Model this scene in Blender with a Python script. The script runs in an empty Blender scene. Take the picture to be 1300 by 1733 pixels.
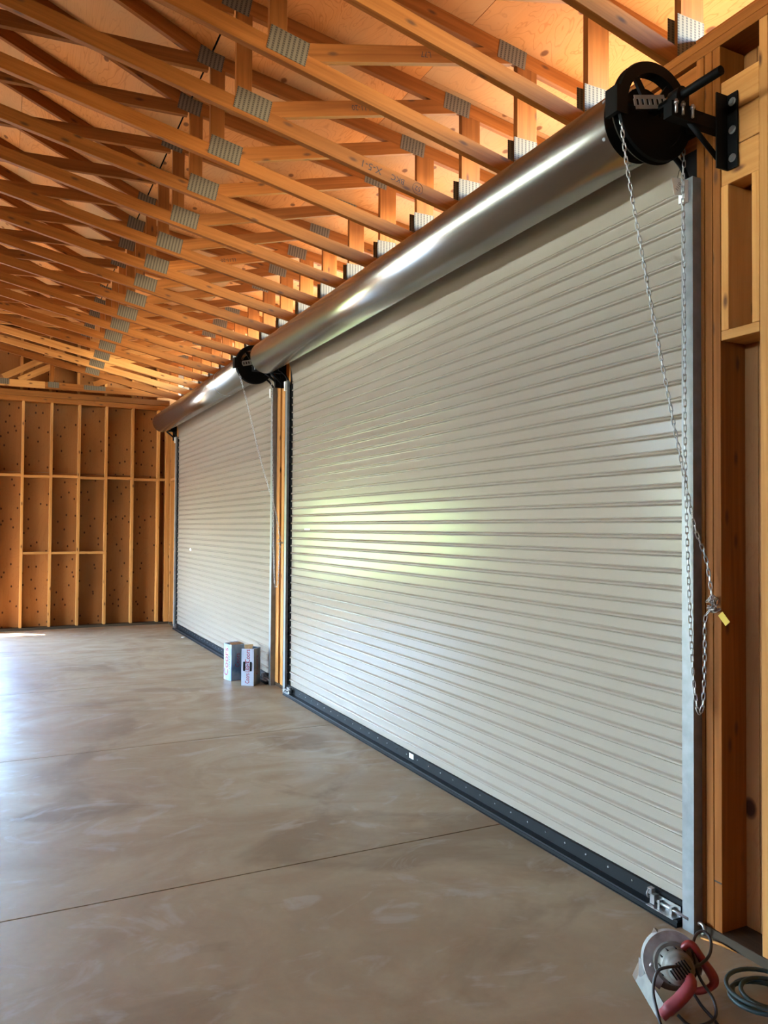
import bpy, bmesh, math, random
from mathutils import Vector, Matrix
random.seed(7)
scene = bpy.context.scene
COL = scene.collection
V = Vector

# ------------------------------------------------------------------ camera
def make_camera():
    yaw, pit, rol = (math.radians(a) for a in (26.35, 1.205, 0.37))
    fw = V((math.sin(yaw)*math.cos(pit), math.cos(yaw)*math.cos(pit), math.sin(pit)))
    r0 = V((math.cos(yaw), -math.sin(yaw), 0)); u0 = r0.cross(fw)
    rt = r0*math.cos(rol) + u0*math.sin(rol)
    up = -r0*math.sin(rol) + u0*math.cos(rol)
    cam = bpy.data.cameras.new('camera'); o = bpy.data.objects.new('camera', cam)
    COL.objects.link(o)
    m = Matrix((rt, up, -fw)).transposed().to_4x4(); m.translation = V((0, 0, 1.6))
    o.matrix_world = m
    cam.sensor_fit = 'VERTICAL'; cam.sensor_height = 36.0
    cam.lens = 1315.0/1733.0*36.0
    cam.clip_start = 0.05; cam.clip_end = 400
    scene.camera = o
make_camera()

# ------------------------------------------------------------------ light
SUN_DIR = V((-0.78, 0.63, 1.70)).normalized()      # towards the sun
w = bpy.data.worlds.new('sky'); scene.world = w; w.use_nodes = True
nt = w.node_tree; nt.nodes.clear()
sky = nt.nodes.new('ShaderNodeTexSky'); sky.sky_type = 'NISHITA'
sky.sun_disc = False
sky.sun_elevation = math.asin(SUN_DIR.z)
sky.sun_rotation = math.atan2(SUN_DIR.x, SUN_DIR.y)
sky.air_density = 1.0; sky.dust_density = 0.15; sky.ozone_density = 3.5
bg = nt.nodes.new('ShaderNodeBackground'); bg.inputs[1].default_value = 1.15
wo = nt.nodes.new('ShaderNodeOutputWorld')
nt.links.new(sky.outputs[0], bg.inputs[0]); nt.links.new(bg.outputs[0], wo.inputs[0])
sl = bpy.data.lights.new('sun', 'SUN'); so = bpy.data.objects.new('sun', sl); COL.objects.link(so)
sl.energy = 9.0; sl.angle = math.radians(0.6); sl.color = (1.0, 0.95, 0.86)
so.rotation_euler = SUN_DIR.to_track_quat('Z', 'Y').to_euler()
so.location = (0, 0, 30)
vs = scene.view_settings
vs.view_transform = 'Standard'; vs.look = 'None'; vs.gamma = 1.0; vs.use_curve_mapping = False
vs.exposure = 3.6
cy = scene.cycles
cy.max_bounces = 14; cy.diffuse_bounces = 8; cy.glossy_bounces = 5
cy.sample_clamp_indirect = 6.0
cy.caustics_reflective = False; cy.caustics_refractive = False

# ------------------------------------------------------------------ materials
def new_mat(name):
    m = bpy.data.materials.new(name); m.use_nodes = True
    n = m.node_tree; n.nodes.clear()
    out = n.nodes.new('ShaderNodeOutputMaterial'); b = n.nodes.new('ShaderNodeBsdfPrincipled')
    n.links.new(b.outputs[0], out.inputs[0])
    return m, n, b
def nd(n, t, **kw):
    x = n.nodes.new(t)
    for k, v in kw.items():
        if k.startswith('i_'):
            x.inputs[k[2:].replace('_', ' ')].default_value = v
        else: setattr(x, k, v)
    return x
def ramp(n, src, stops):
    r = n.nodes.new('ShaderNodeValToRGB'); n.links.new(src, r.inputs[0])
    e = r.color_ramp.elements
    while len(e) < len(stops): e.new(0.5)
    for x, (p, c) in zip(e, stops): x.position = p; x.color = (*c, 1)
    return r.outputs[0]
def mix(n, f, a, b, mode='MIX'):
    x = n.nodes.new('ShaderNodeMix'); x.data_type = 'RGBA'; x.blend_type = mode
    for sock, val in ((x.inputs[0], f), (x.inputs[6], a), (x.inputs[7], b)):
        if hasattr(val, 'is_linked'): n.links.new(val, sock)
        elif isinstance(val, (int, float)): sock.default_value = val
        else: sock.default_value = (*val, 1)
    return x.outputs[2]
def mth(n, op, a, b=None, c=None):
    x = n.nodes.new('ShaderNodeMath'); x.operation = op
    for s, val in zip(x.inputs, (a, b, c)):
        if val is None: continue
        if hasattr(val, 'is_linked'): n.links.new(val, s)
        else: s.default_value = val
    return x.outputs[0]
def coords(n, scale, seed=True):
    """Object coordinates shifted by each object's own random number, then scaled."""
    tc = n.nodes.new('ShaderNodeTexCoord')
    src = tc.outputs['Object']
    if seed:
        oi = n.nodes.new('ShaderNodeObjectInfo')
        ad = nd(n, 'ShaderNodeVectorMath', operation='ADD')
        sc = nd(n, 'ShaderNodeVectorMath', operation='SCALE'); sc.inputs['Scale'].default_value = 37.0
        cb = n.nodes.new('ShaderNodeCombineXYZ')
        for i in range(3): n.links.new(oi.outputs['Random'], cb.inputs[i])
        n.links.new(cb.outputs[0], sc.inputs[0]); n.links.new(src, ad.inputs[0]); n.links.new(sc.outputs[0], ad.inputs[1])
        src = ad.outputs[0]
    mp = n.nodes.new('ShaderNodeMapping'); mp.inputs['Scale'].default_value = scale
    n.links.new(src, mp.inputs[0])
    return mp.outputs[0]
def face_coords(n, sx, sy):
    """Flat coordinates on any long face of a board or panel: along the grain, and across it."""
    sp = n.nodes.new('ShaderNodeSeparateXYZ'); n.links.new(coords(n, (1, 1, 1)), sp.inputs[0])
    cb = n.nodes.new('ShaderNodeCombineXYZ')
    n.links.new(mth(n, 'MULTIPLY', sp.outputs[0], sx), cb.inputs[0])
    n.links.new(mth(n, 'MULTIPLY', mth(n, 'ADD', sp.outputs[1], sp.outputs[2]), sy), cb.inputs[1])
    return cb.outputs[0]
def bump(n, b, src, strength, dist):
    x = n.nodes.new('ShaderNodeBump'); x.inputs['Strength'].default_value = strength; x.inputs['Distance'].default_value = dist
    n.links.new(src, x.inputs['Height']); n.links.new(x.outputs[0], b.inputs['Normal'])

def wood(name, light, dark, knot, rough=0.6, vary=0.25):
    m, n, b = new_mat(name)
    g = nd(n, 'ShaderNodeTexNoise', i_Scale=1.0, i_Detail=5.0, i_Roughness=0.6, i_Distortion=0.6)
    n.links.new(coords(n, (1.1, 34, 34)), g.inputs['Vector'])
    big = nd(n, 'ShaderNodeTexNoise', i_Scale=1.0, i_Detail=2.0)
    n.links.new(coords(n, (0.9, 6, 6)), big.inputs['Vector'])
    c = ramp(n, g.outputs[0], [(0.3, dark), (0.62, light)])
    c2 = mix(n, ramp(n, big.outputs[0], [(0.35, (0, 0, 0)), (0.7, (1, 1, 1))]), c, [x*0.78 for x in dark])
    c = mix(n, 0.4, c, c2)
    vo = nd(n, 'ShaderNodeTexVoronoi', i_Scale=1.0, feature='F1', voronoi_dimensions='2D')
    n.links.new(face_coords(n, 2.6, 7.0), vo.inputs['Vector'])
    kf = ramp(n, vo.outputs['Distance'], [(0.03, (1, 1, 1)), (0.06, (0.6, 0.6, 0.6)), (0.10, (0, 0, 0))])
    sel = nd(n, 'ShaderNodeSeparateColor'); n.links.new(vo.outputs['Color'], sel.inputs[0])
    kf = mix(n, 1.0, kf, ramp(n, sel.outputs[0], [(0.36, (0, 0, 0)), (0.38, (1, 1, 1))]), 'MULTIPLY')
    c = mix(n, kf, c, knot)
    oi = n.nodes.new('ShaderNodeObjectInfo')
    vr = ramp(n, oi.outputs['Random'], [(0.0, (1-vary,)*3), (1.0, (1+vary*0.4, 1+vary*0.3, 1+vary*0.1))])
    c = mix(n, 1.0, c, vr, 'MULTIPLY')
    n.links.new(c, b.inputs['Base Color']); b.inputs['Roughness'].default_value = rough
    b.inputs['Specular IOR Level'].default_value = 0.12
    bump(n, b, g.outputs[0], 0.25, 0.002)
    return m
def plywood(name, light, dark, knot, kscale=(3.0, 4.6), keep=0.45, vein=1.0, patch=None):
    m, n, b = new_mat(name)
    wv = nd(n, 'ShaderNodeTexNoise', i_Scale=1.0, i_Detail=3.0, i_Distortion=1.6)
    n.links.new(coords(n, (0.8, 2.6, 2.6)), wv.inputs['Vector'])
    rings = mth(n, 'FRACT', mth(n, 'MULTIPLY', wv.outputs[0], 17.0))
    fine = nd(n, 'ShaderNodeTexNoise', i_Scale=1.0, i_Detail=4.0)
    n.links.new(coords(n, (2.0, 60, 60)), fine.inputs['Vector'])
    veins = ramp(n, rings, [(0.0, dark), (0.10, light), (0.85, light), (1.0, dark)])
    c = mix(n, 0.85*vein, light, veins)
    c = mix(n, mth(n, 'MULTIPLY', fine.outputs[0], 0.55), c, dark)
    bl = nd(n, 'ShaderNodeTexNoise', i_Scale=1.0, i_Detail=2.0)
    n.links.new(coords(n, (0.7, 1.5, 1.5)), bl.inputs['Vector'])
    c = mix(n, ramp(n, bl.outputs[0], [(0.40, (0, 0, 0)), (0.66, (0.85, 0.85, 0.85))]), c, patch or [x*0.72 for x in dark])
    vo = nd(n, 'ShaderNodeTexVoronoi', i_Scale=1.0, feature='F1', voronoi_dimensions='2D')
    n.links.new(face_coords(n, *kscale), vo.inputs['Vector'])
    kf = ramp(n, vo.outputs['Distance'], [(0.06, (1, 1, 1)), (0.085, (0.6, 0.6, 0.6)), (0.105, (0, 0, 0))])
    sel = nd(n, 'ShaderNodeSeparateColor'); n.links.new(vo.outputs['Color'], sel.inputs[0])
    kf = mix(n, 1.0, kf, ramp(n, sel.outputs[1], [(keep, (0, 0, 0)), (keep+0.02, (1, 1, 1))]), 'MULTIPLY')
    c = mix(n, kf, c, knot)
    oi = n.nodes.new('ShaderNodeObjectInfo')
    vr = ramp(n, oi.outputs['Random'], [(0.0, (0.84, 0.84, 0.84)), (1.0, (1.08, 1.06, 1.03))])
    c = mix(n, 1.0, c, vr, 'MULTIPLY')
    n.links.new(c, b.inputs['Base Color']); b.inputs['Roughness'].default_value = 0.62
    b.inputs['Specular IOR Level'].default_value = 0.12
    return m
def plain(name, col, rough=0.5, metal=0.0, spec=0.5, nscale=0, namt=0.15, coat=0.0):
    m, n, b = new_mat(name)
    b.inputs['Base Color'].default_value = (*col, 1); b.inputs['Roughness'].default_value = rough
    b.inputs['Metallic'].default_value = metal; b.inputs['Specular IOR Level'].default_value = spec
    b.inputs['Coat Weight'].default_value = coat
    if nscale:
        x = nd(n, 'ShaderNodeTexNoise', i_Scale=nscale, i_Detail=4.0)
        n.links.new(coords(n, (1, 1, 1)), x.inputs['Vector'])
        c = ramp(n, x.outputs[0], [(0.3, [v*(1-namt) for v in col]), (0.7, [min(1, v*(1+namt)) for v in col])])
        n.links.new(c, b.inputs['Base Color'])
        r = ramp(n, x.outputs[0], [(0.3, (max(0.03, rough-0.06),)*3), (0.7, (min(1, rough+0.08),)*3)])
        n.links.new(r, b.inputs['Roughness'])
    return m

M = {}
M['fir'] = wood('fir lumber', (0.33, 0.110, 0.021), (0.21, 0.062, 0.010), (0.11, 0.04, 0.014))
M['fir_pale'] = wood('pale fir stud', (0.58, 0.272, 0.080), (0.45, 0.185, 0.047), (0.13, 0.05, 0.018), vary=0.2)
M['treated'] = wood('treated sill', (0.075, 0.05, 0.03), (0.04, 0.025, 0.015), (0.03, 0.015, 0.008))
M['roof_ply'] = plywood('roof plywood', (0.70, 0.285, 0.083), (0.50, 0.172, 0.042), (0.20, 0.075, 0.026), keep=0.55,
                        patch=(0.46, 0.27, 0.13))
M['wall_ply'] = plywood('wall plywood', (0.36, 0.155, 0.048), (0.26, 0.10, 0.028), (0.05, 0.016, 0.008), kscale=(5.0, 7.5), keep=0.25, vein=0.5)
M['guard'] = plain('grey cast guard', (0.30, 0.28, 0.25), 0.5, 0.1, nscale=22, namt=0.3)
M['wall_ply_clear'] = plywood('clear wall plywood', (0.40, 0.18, 0.06), (0.29, 0.115, 0.033), (0.05, 0.016, 0.008), kscale=(2.2, 3.0), keep=0.6, vein=0.5)
M['shell'] = plain('outer cladding', (0.25, 0.2, 0.15), 0.8)
M['galv'] = plain('galvanized steel', (0.20, 0.20, 0.195), 0.45, 0.3, nscale=18, namt=0.18)
M['barrel'] = plain('bare drum steel', (0.40, 0.39, 0.355), 0.25, 1.0)
M['zinc'] = plain('bright zinc', (0.38, 0.37, 0.35), 0.32, 0.85)
M['black'] = plain('black painted steel', (0.002, 0.002, 0.002), 0.55, spec=0.12)
M['rubber'] = plain('black rubber', (0.005, 0.0055, 0.006), 0.6, spec=0.15)
M['felt'] = plain('black roofing felt', (0.008, 0.008, 0.008), 0.9, spec=0.1)
M['darkbar'] = plain('dark bottom bar', (0.010, 0.012, 0.014), 0.4, 0.0, 0.3)
M['curtain'] = plain('cream door steel', (0.285, 0.233, 0.180), 0.19, 0.0, 0.26)
M['white_plastic'] = plain('white plastic', (0.75, 0.74, 0.70), 0.4)
M['paper'] = plain('paper tag', (0.75, 0.73, 0.66), 0.7)
M['yellow'] = plain('yellow tag', (0.50, 0.32, 0.015), 0.5)
M['ink'] = plain('black ink', (0.03, 0.016, 0.010), 0.8)
M['red_print'] = plain('red print', (0.26, 0.008, 0.025), 0.5)
M['navy_print'] = plain('dark blue print', (0.03, 0.05, 0.12), 0.5)
M['kraft'] = plain('brown cardboard', (0.30, 0.17, 0.07), 0.8, nscale=30)
M['red_plastic'] = plain('red handle plastic', (0.20, 0.014, 0.010), 0.45, nscale=25, namt=0.2)
M['pink_plastic'] = plain('faded red plastic', (0.25, 0.03, 0.033), 0.5, nscale=25, namt=0.2)
M['alloy'] = plain('worn cast alloy', (0.155, 0.14, 0.115), 0.5, 0.2, nscale=22, namt=0.3)
M['dirty_steel'] = plain('dusty brown steel', (0.10, 0.055, 0.028), 0.55, 0.2, nscale=30, namt=0.35)
M['green_cord'] = plain('green cord rubber', (0.022, 0.045, 0.04), 0.5)
M['black_cord'] = plain('black cord rubber', (0.022, 0.018, 0.016), 0.5)
M['grass'] = plain('grass', (0.26, 0.31, 0.045), 0.9, nscale=0.6, namt=0.35)
M['gravel'] = plain('pale gravel', (0.27, 0.225, 0.17), 0.95, nscale=9, namt=0.25)
M['dirt'] = plain('brown bounce ground', (0.19, 0.13, 0.08), 0.95, nscale=5, namt=0.3)  # dark warm tone chosen for the added slab's bounce light
M['slope'] = plain('dry slope', (0.135, 0.115, 0.08), 0.95, nscale=0.8, namt=0.4)
M['leaf'] = plain('hillside leaves', (0.20, 0.25, 0.035), 0.9, nscale=0.9, namt=0.5)

def plate_mat():
    """Galvanized truss plate: lengthwise rows of punched slots."""
    m, n, b = new_mat('punched truss plate')
    tc = n.nodes.new('ShaderNodeTexCoord'); sp = n.nodes.new('ShaderNodeSeparateXYZ')
    n.links.new(tc.outputs['Object'], sp.inputs[0])
    fx = mth(n, 'ABSOLUTE', mth(n, 'SUBTRACT', mth(n, 'FRACT', mth(n, 'ADD', mth(n, 'MULTIPLY', sp.outputs[0], 40.0), 50.5)), 0.5))
    fz = mth(n, 'FRACT', mth(n, 'MULTIPLY', sp.outputs[2], 84.0))
    sx = mth(n, 'LESS_THAN', fx, 0.23)
    slot = mth(n, 'MULTIPLY', sx, mth(n, 'GREATER_THAN', fz, 0.42))
    base = mix(n, sx, (0.145, 0.107, 0.065), (0.115, 0.082, 0.048))
    c = mix(n, slot, base, (0.05, 0.034, 0.02))
    n.links.new(c, b.inputs['Base Color'])
    b.inputs['Roughness'].default_value = 0.6; b.inputs['Metallic'].default_value = 0.0; b.inputs['Specular IOR Level'].default_value = 0.25
    bump(n, b, mth(n, 'SUBTRACT', 1.0, slot), 0.6, 0.002)
    return m
M['plate'] = plate_mat()

def concrete():
    m, n, b = new_mat('troweled concrete')
    tc = n.nodes.new('ShaderNodeTexCoord')
    def noise(scale, detail, dist=0.0, sc=(1, 1, 1), rough=0.55):
        mp = n.nodes.new('ShaderNodeMapping'); mp.inputs['Scale'].default_value = sc
        n.links.new(tc.outputs['Object'], mp.inputs[0])
        x = nd(n, 'ShaderNodeTexNoise', i_Scale=scale, i_Detail=detail, i_Distortion=dist, i_Roughness=rough)
        n.links.new(mp.outputs[0], x.inputs['Vector']); return x.outputs[0]
    a = noise(0.6, 6, 1.2); s = noise(1.3, 8, 2.0, (0.85, 1.25, 1), 0.62); f = noise(26, 5); st = noise(0.8, 5, 1.4, (1, 1.1, 1))
    c = ramp(n, a, [(0.3, (0.31, 0.218, 0.118)), (0.5, (0.40, 0.30, 0.172)), (0.72, (0.44, 0.35, 0.22))])
    c = mix(n, ramp(n, s, [(0.42, (0, 0, 0)), (0.66, (0.85, 0.85, 0.85))]), c, (0.34, 0.225, 0.12))
    c = mix(n, ramp(n, st, [(0.54, (0, 0, 0)), (0.64, (0.75, 0.75, 0.75))]), c, (0.225, 0.145, 0.072))
    c = mix(n, mth(n, 'MULTIPLY', f, 0.22), c, (0.13, 0.10, 0.075))
    sp = noise(1.9, 7, 2.6, (0.8, 1.3, 1), 0.6)
    c = mix(n, ramp(n, sp, [(0.56, (0, 0, 0)), (0.66, (0.4, 0.4, 0.4))]), c, (0.46, 0.40, 0.325))
    n.links.new(c, b.inputs['Base Color'])
    r = ramp(n, s, [(0.3, (0.36,)*3), (0.7, (0.56,)*3)])
    n.links.new(r, b.inputs['Roughness']); b.inputs['Specular IOR Level'].default_value = 0.22
    bump(n, b, mth(n, 'ADD', f, mth(n, 'MULTIPLY', s, 2.0)), 0.08, 0.004)
    return m
M['concrete'] = concrete()
M['joint'] = plain('joint dirt', (0.06, 0.04, 0.025), 0.9)

def carton_mat(name, a, bcol, c3, s):
    m, n, b = new_mat(name)
    x = nd(n, 'ShaderNodeTexNoise', i_Scale=s, i_Detail=3.0, i_Distortion=0.8)
    n.links.new(coords(n, (1, 1, 0.55)), x.inputs['Vector'])
    c = ramp(n, x.outputs[0], [(0.32, bcol), (0.45, c3), (0.55, a), (0.75, [min(1, v*1.1) for v in a])])
    n.links.new(c, b.inputs['Base Color']); b.inputs['Roughness'].default_value = 0.38
    return m
M['carton_pale'] = carton_mat('printed carton pale', (0.36, 0.38, 0.42), (0.05, 0.19, 0.38), (0.20, 0.28, 0.40), 6)
M['carton_grey'] = carton_mat('printed carton grey', (0.26, 0.29, 0.32), (0.08, 0.13, 0.19), (0.17, 0.23, 0.28), 7)

# ------------------------------------------------------------------ helpers
def empty(name, loc=(0, 0, 0), label=None, cat=None, group=None, kind=None):
    o = bpy.data.objects.new(name, None); COL.objects.link(o); o.location = loc
    o.empty_display_size = 0.1
    tag(o, label, cat, group, kind); return o
def tag(o, label=None, cat=None, group=None, kind=None):
    if label: o['label'] = label
    if cat: o['category'] = cat
    if group: o['group'] = group
    if kind: o['kind'] = kind
    return o
WL = {}          # world offset of every parent
def wloc(p):
    v = V((0, 0, 0))
    while p is not None: v = v + V(p.location); p = p.parent
    return v
def link(name, me, parent=None, loc=None, rot=None, mat=None):
    """Link a mesh; loc/rot are WORLD (parents are never rotated)."""
    o = bpy.data.objects.new(name, me); COL.objects.link(o)
    loc = V(loc) if loc is not None else V((0, 0, 0))
    if parent is not None:
        o.parent = parent; loc = loc - wloc(parent)
    if rot is not None:
        mm = rot.to_4x4(); mm.translation = loc; o.matrix_local = mm
        o.location = loc
    else: o.location = loc
    return o
CACHE = {}
def box_mesh(sx, sy, sz, mat, bev=0.0):
    k = (round(sx, 4), round(sy, 4), round(sz, 4), mat, bev)
    if k in CACHE: return CACHE[k]
    bm = bmesh.new(); bmesh.ops.create_cube(bm, size=1.0)
    bmesh.ops.scale(bm, vec=(sx, sy, sz), verts=bm.verts)
    if bev: bmesh.ops.bevel(bm, geom=list(bm.edges), offset=bev, segments=1, affect='EDGES', profile=0.5)
    me = bpy.data.meshes.new('piece'); bm.to_mesh(me); bm.free(); me.materials.append(M[mat])
    CACHE[k] = me; return me
def mesh(bm, mat, smooth=False):
    me = bpy.data.meshes.new('piece')
    bmesh.ops.recalc_face_normals(bm, faces=bm.faces)
    bm.to_mesh(me); bm.free()
    for x in (mat if isinstance(mat, (list, tuple)) else [mat]): me.materials.append(M[x])
    if smooth:
        for p in me.polygons: p.use_smooth = True
    return me
def board(name, parent, p0, p1, w, t, mat='fir', up=(0, 0, 1), bev=0.0015):
    """A board from p0 to p1; w along 'up', t across."""
    p0, p1 = V(p0), V(p1); d = p1-p0; L = d.length; x = d/L
    u = V(up); z = (u - x*u.dot(x)).normalized(); y = z.cross(x)
    rot = Matrix((x, y, z)).transposed()
    return link(name, box_mesh(L, t, w, mat, bev), parent, (p0+p1)/2, rot)
def box(name, parent, lo, hi, mat, bev=0.0, axis=None):
    """Axis-aligned box; local X runs along its longest side."""
    lo, hi = V(lo), V(hi); s = hi-lo; c = (lo+hi)/2
    i = max(range(3), key=lambda k: s[k]) if axis is None else axis
    if i == 0: rot = Matrix.Identity(3); d = (s.x, s.y, s.z)
    elif i == 1: rot = Matrix(((0, -1, 0), (1, 0, 0), (0, 0, 1))); d = (s.y, s.x, s.z)
    else: rot = Matrix(((0, 0, -1), (0, 1, 0), (1, 0, 0))); d = (s.z, s.y, s.x)
    return link(name, box_mesh(*d, mat, bev), parent, c, rot)
def add_box(bm, lo, hi, mi=0):
    r = bmesh.ops.create_cube(bm, size=1.0); lo, hi = V(lo), V(hi)
    for v in r['verts']: v.co = V([(lo[i]+hi[i])/2 + v.co[i]*(hi[i]-lo[i]) for i in range(3)])
    for f in {f for v in r['verts'] for f in v.link_faces}: f.material_index = mi
def add_cyl(bm, p0, p1, r0, r1=None, n=16, caps=True, mi=0):
    p0, p1 = V(p0), V(p1); r1 = r0 if r1 is None else r1
    q = (p1-p0).to_track_quat('Z', 'Y')
    a = [bm.verts.new(p0 + q @ V((r0*math.cos(2*math.pi*i/n), r0*math.sin(2*math.pi*i/n), 0))) for i in range(n)]
    b = [bm.verts.new(p1 + q @ V((r1*math.cos(2*math.pi*i/n), r1*math.sin(2*math.pi*i/n), 0))) for i in range(n)]
    fs = [bm.faces.new((a[i], a[(i+1) % n], b[(i+1) % n], b[i])) for i in range(n)]
    for f in fs: f.smooth = True
    if caps: fs += [bm.faces.new(a[::-1]), bm.faces.new(b)]
    for f in fs: f.material_index = mi
def spline(pts, per=8):
    pts = [V(p) for p in pts]; out = []
    P = [pts[0]*2-pts[1]] + pts + [pts[-1]*2-pts[-2]]
    for i in range(1, len(P)-2):
        a, b, c, d = P[i-1:i+3]
        for k in range(per):
            t = k/per
            out.append(0.5*((2*b) + (c-a)*t + (2*a-5*b+4*c-d)*t*t + (3*b-a-3*c+d)*t**3))
    out.append(pts[-1]); return out
def add_tube(bm, pts, r, n=8, closed=False, mi=0):
    pts = [V(p) for p in pts]; N = len(pts); rings = []; prev = None
    for i, p in enumerate(pts):
        a = pts[i-1] if (i or closed) else p; b = pts[(i+1) % N] if (i < N-1 or closed) else p
        t = (b-a).normalized()
        ref = prev if prev is not None else (V((0, 0, 1)) if abs(t.z) < 0.9 else V((1, 0, 0)))
        u = (ref - t*ref.dot(t))
        if u.length < 1e-5: u = t.orthogonal()
        u.normalize(); prev = u; v = t.cross(u)
        rr = r[i] if isinstance(r, (list, tuple)) else r
        rings.append([bm.verts.new(p + (u*math.cos(2*math.pi*k/n) + v*math.sin(2*math.pi*k/n))*rr) for k in range(n)])
    for i in range(N if closed else N-1):
        A, B = rings[i], rings[(i+1) % N]
        for k in range(n):
            f = bm.faces.new((A[k], A[(k+1) % n], B[(k+1) % n], B[k])); f.smooth = True; f.material_index = mi
    if not closed:
        bm.faces.new(rings[0][::-1]); bm.faces.new(rings[-1])
def lathe(bm, c, prof, n=48, mi=0):
    """Revolve closed profile [(axial y, radius)] about the Y axis through c."""
    c = V(c); rings = []
    for k in range(n):
        a = 2*math.pi*k/n
        rings.append([bm.verts.new(c + V((r*math.cos(a), y, r*math.sin(a)))) for y, r in prof])
    m = len(prof)
    for k in range(n):
        A, B = rings[k], rings[(k+1) % n]
        for i in range(m):
            j = (i+1) % m
            f = bm.faces.new((A[i], A[j], B[j], B[i])); f.material_index = mi
def text(name, parent, s, size, loc, xdir, ydir, mat, lift=0.0006, bold=0.0, squash=1.0):
    """Flat print: lettering laid on a surface, with its x and y directions in the world."""
    cu = bpy.data.curves.new('letters', 'FONT'); cu.body = s; cu.size = size; cu.align_x = 'CENTER'; cu.align_y = 'CENTER'
    cu.offset = bold; cu.resolution_u = 2
    tmp = bpy.data.objects.new('letters', cu)
    me = bpy.data.meshes.new_from_object(tmp); bpy.data.objects.remove(tmp); bpy.data.curves.remove(cu)
    me.materials.clear(); me.materials.append(M[mat])
    for v in me.vertices: v.co.x *= squash
    x = V(xdir).normalized(); y = V(ydir).normalized(); z = x.cross(y)
    return link(name, me, parent, V(loc)+z*lift, Matrix((x, y, z)).transposed())

# ------------------------------------------------------------------ dimensions
XW, XO = 2.535, 2.675          # inner and outer framing faces of the door wall
YG = 13.127                    # inner face of the far gable wall
YN = -5.0                      # near gable wall
XL = -8.5                      # far side wall
ZT = 3.60                      # top of the wall plates
XB, ZB = 1.157, 4.580          # where the roof pitch breaks (underside of sheathing)
XR = -3.0                      # ridge line
EAVE = 3.47
def roof_z(x):                 # underside of the sheathing
    if x < XR: x = 2*XR-x
    return ZB + (XB-x)*0.155 if x > XB else ZB + (XB-x)*0.44
def chord_z(x):                # lower edge of the sloping bottom chords
    if x < XR: x = 2*XR-x
    return 3.615 + 0.2113*(2.535-x)

# ------------------------------------------------------------------ ground outside
g = link('ground', mesh((lambda bm: (add_box(bm, (-70, -60, -0.4), (70, 90, -0.12)), bm)[1])(bmesh.new()), 'gravel')); tag(g, kind='structure')
bm = bmesh.new()
nx, ny = 46, 14
grid = [[None]*(ny+1) for _ in range(nx+1)]
for i in range(nx+1):
    for j in range(ny+1):
        a = math.radians(-110 + 190*i/nx); r = 24 + 40*j/ny
        z = -0.13 + (4.2 + 3.0*min(1, max(0, (i-14)/6)))*(j/ny)**1.1 + random.uniform(-0.3, 0.3)*(j > 0)  # unseen bank; left height set to block bright horizon sky
        grid[i][j] = bm.verts.new((-3 + r*math.sin(a), 12 + r*math.cos(a), z))
for i in range(nx):
    for j in range(ny):
        bm.faces.new((grid[i][j], grid[i+1][j], grid[i+1][j+1], grid[i][j+1]))
bm.normal_update(); me = mesh(bm, ['leaf', 'slope'], True)
for p in me.polygons:
    if p.center.y < 26 and p.center.x < -14: p.material_index = 1  # unseen left part made tan to keep green bounce light out
tag(link('hill', me), kind='structure')
bm = bmesh.new(); add_box(bm, (2.85, -30, -0.2), (14, 40, -0.10))  # unseen dark ground added to dim and warm light bounced under the eaves
tag(link('eave_bounce_slab', mesh(bm, 'dirt')), kind='structure')
bm = bmesh.new(); add_box(bm, (-60, 21, -0.2), (30, 56, -0.10))
tag(link('lawn', mesh(bm, 'grass')), kind='structure')

# ------------------------------------------------------------------ floor
floor = empty('floor', (0, 0, 0), kind='structure')
JY = [YN-0.2, 1.165, 3.525, 5.889, 8.21, 10.6, YG+0.17]
base = box('joint_bed', floor, (XL-0.15, YN-0.2, -0.14), (XO+0.02, YG+0.17, -0.014), 'joint')
for a, b in zip(JY[:-1], JY[1:]):
    bm = bmesh.new(); add_box(bm, (XL-0.15, a+0.0045, -0.12), (XO+0.02, b-0.0045, 0))
    link('floor_slab', mesh(bm, 'concrete'), floor)

# ------------------------------------------------------------------ roof
ceiling = empty('ceiling', (0, 0, 4.5), kind='structure')
def roof_panels(x0, x1, rows_y):
    """sheathing panels between two x lines of one pitch, 2.44 m long along Y"""
    n = max(1, round(abs(x1-x0)*1.05/1.22)); d = (x1-x0)/n
    for i in range(n):
        xa, xb = x0+d*i, x0+d*(i+1)
        off = -1.22*(i % 2)
        y = rows_y[0]+off
        while y < rows_y[1]:
            ya, yb = max(y, rows_y[0])+0.0015, min(y+2.44, rows_y[1])-0.0015
            y += 2.44
            if yb-ya < 0.05: continue
            za, zb = roof_z(xa), roof_z(xb)
            p0, p1 = V((xa, (ya+yb)/2, za)), V((xb, (ya+yb)/2, zb))
            dv = (p1-p0); L = dv.length; dn = dv/L
            up = V((-dn.z, 0, dn.x)); up = up if up.z > 0 else -up
            rot = Matrix((V((0, 1, 0)), up.cross(V((0, 1, 0))), up)).transposed()
            link('sheathing_panel', box_mesh(yb-ya, L-0.003, 0.012, 'roof_ply'), ceiling, (p0+p1)/2 + up*0.006, rot)
YR0, YR1 = -5.6, 13.75
roof_panels(EAVE, XB+0.004, (YR0, YR1)); roof_panels(XB-0.006, XR+0.001, (YR0+0.4, YR1))
roof_panels(2*XR-XB+0.005, XR-0.001, (YR0, YR1)); roof_panels(2*XR-EAVE, 2*XR-XB-0.005, (YR0, YR1))
bm = bmesh.new()
xs = [EAVE+0.02, XB, XR, 2*XR-XB, 2*XR-EAVE-0.02]
lo = [[bm.verts.new((x, y, roof_z(x)+0.016)) for x in xs] for y in (YR0, YR1)]
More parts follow.
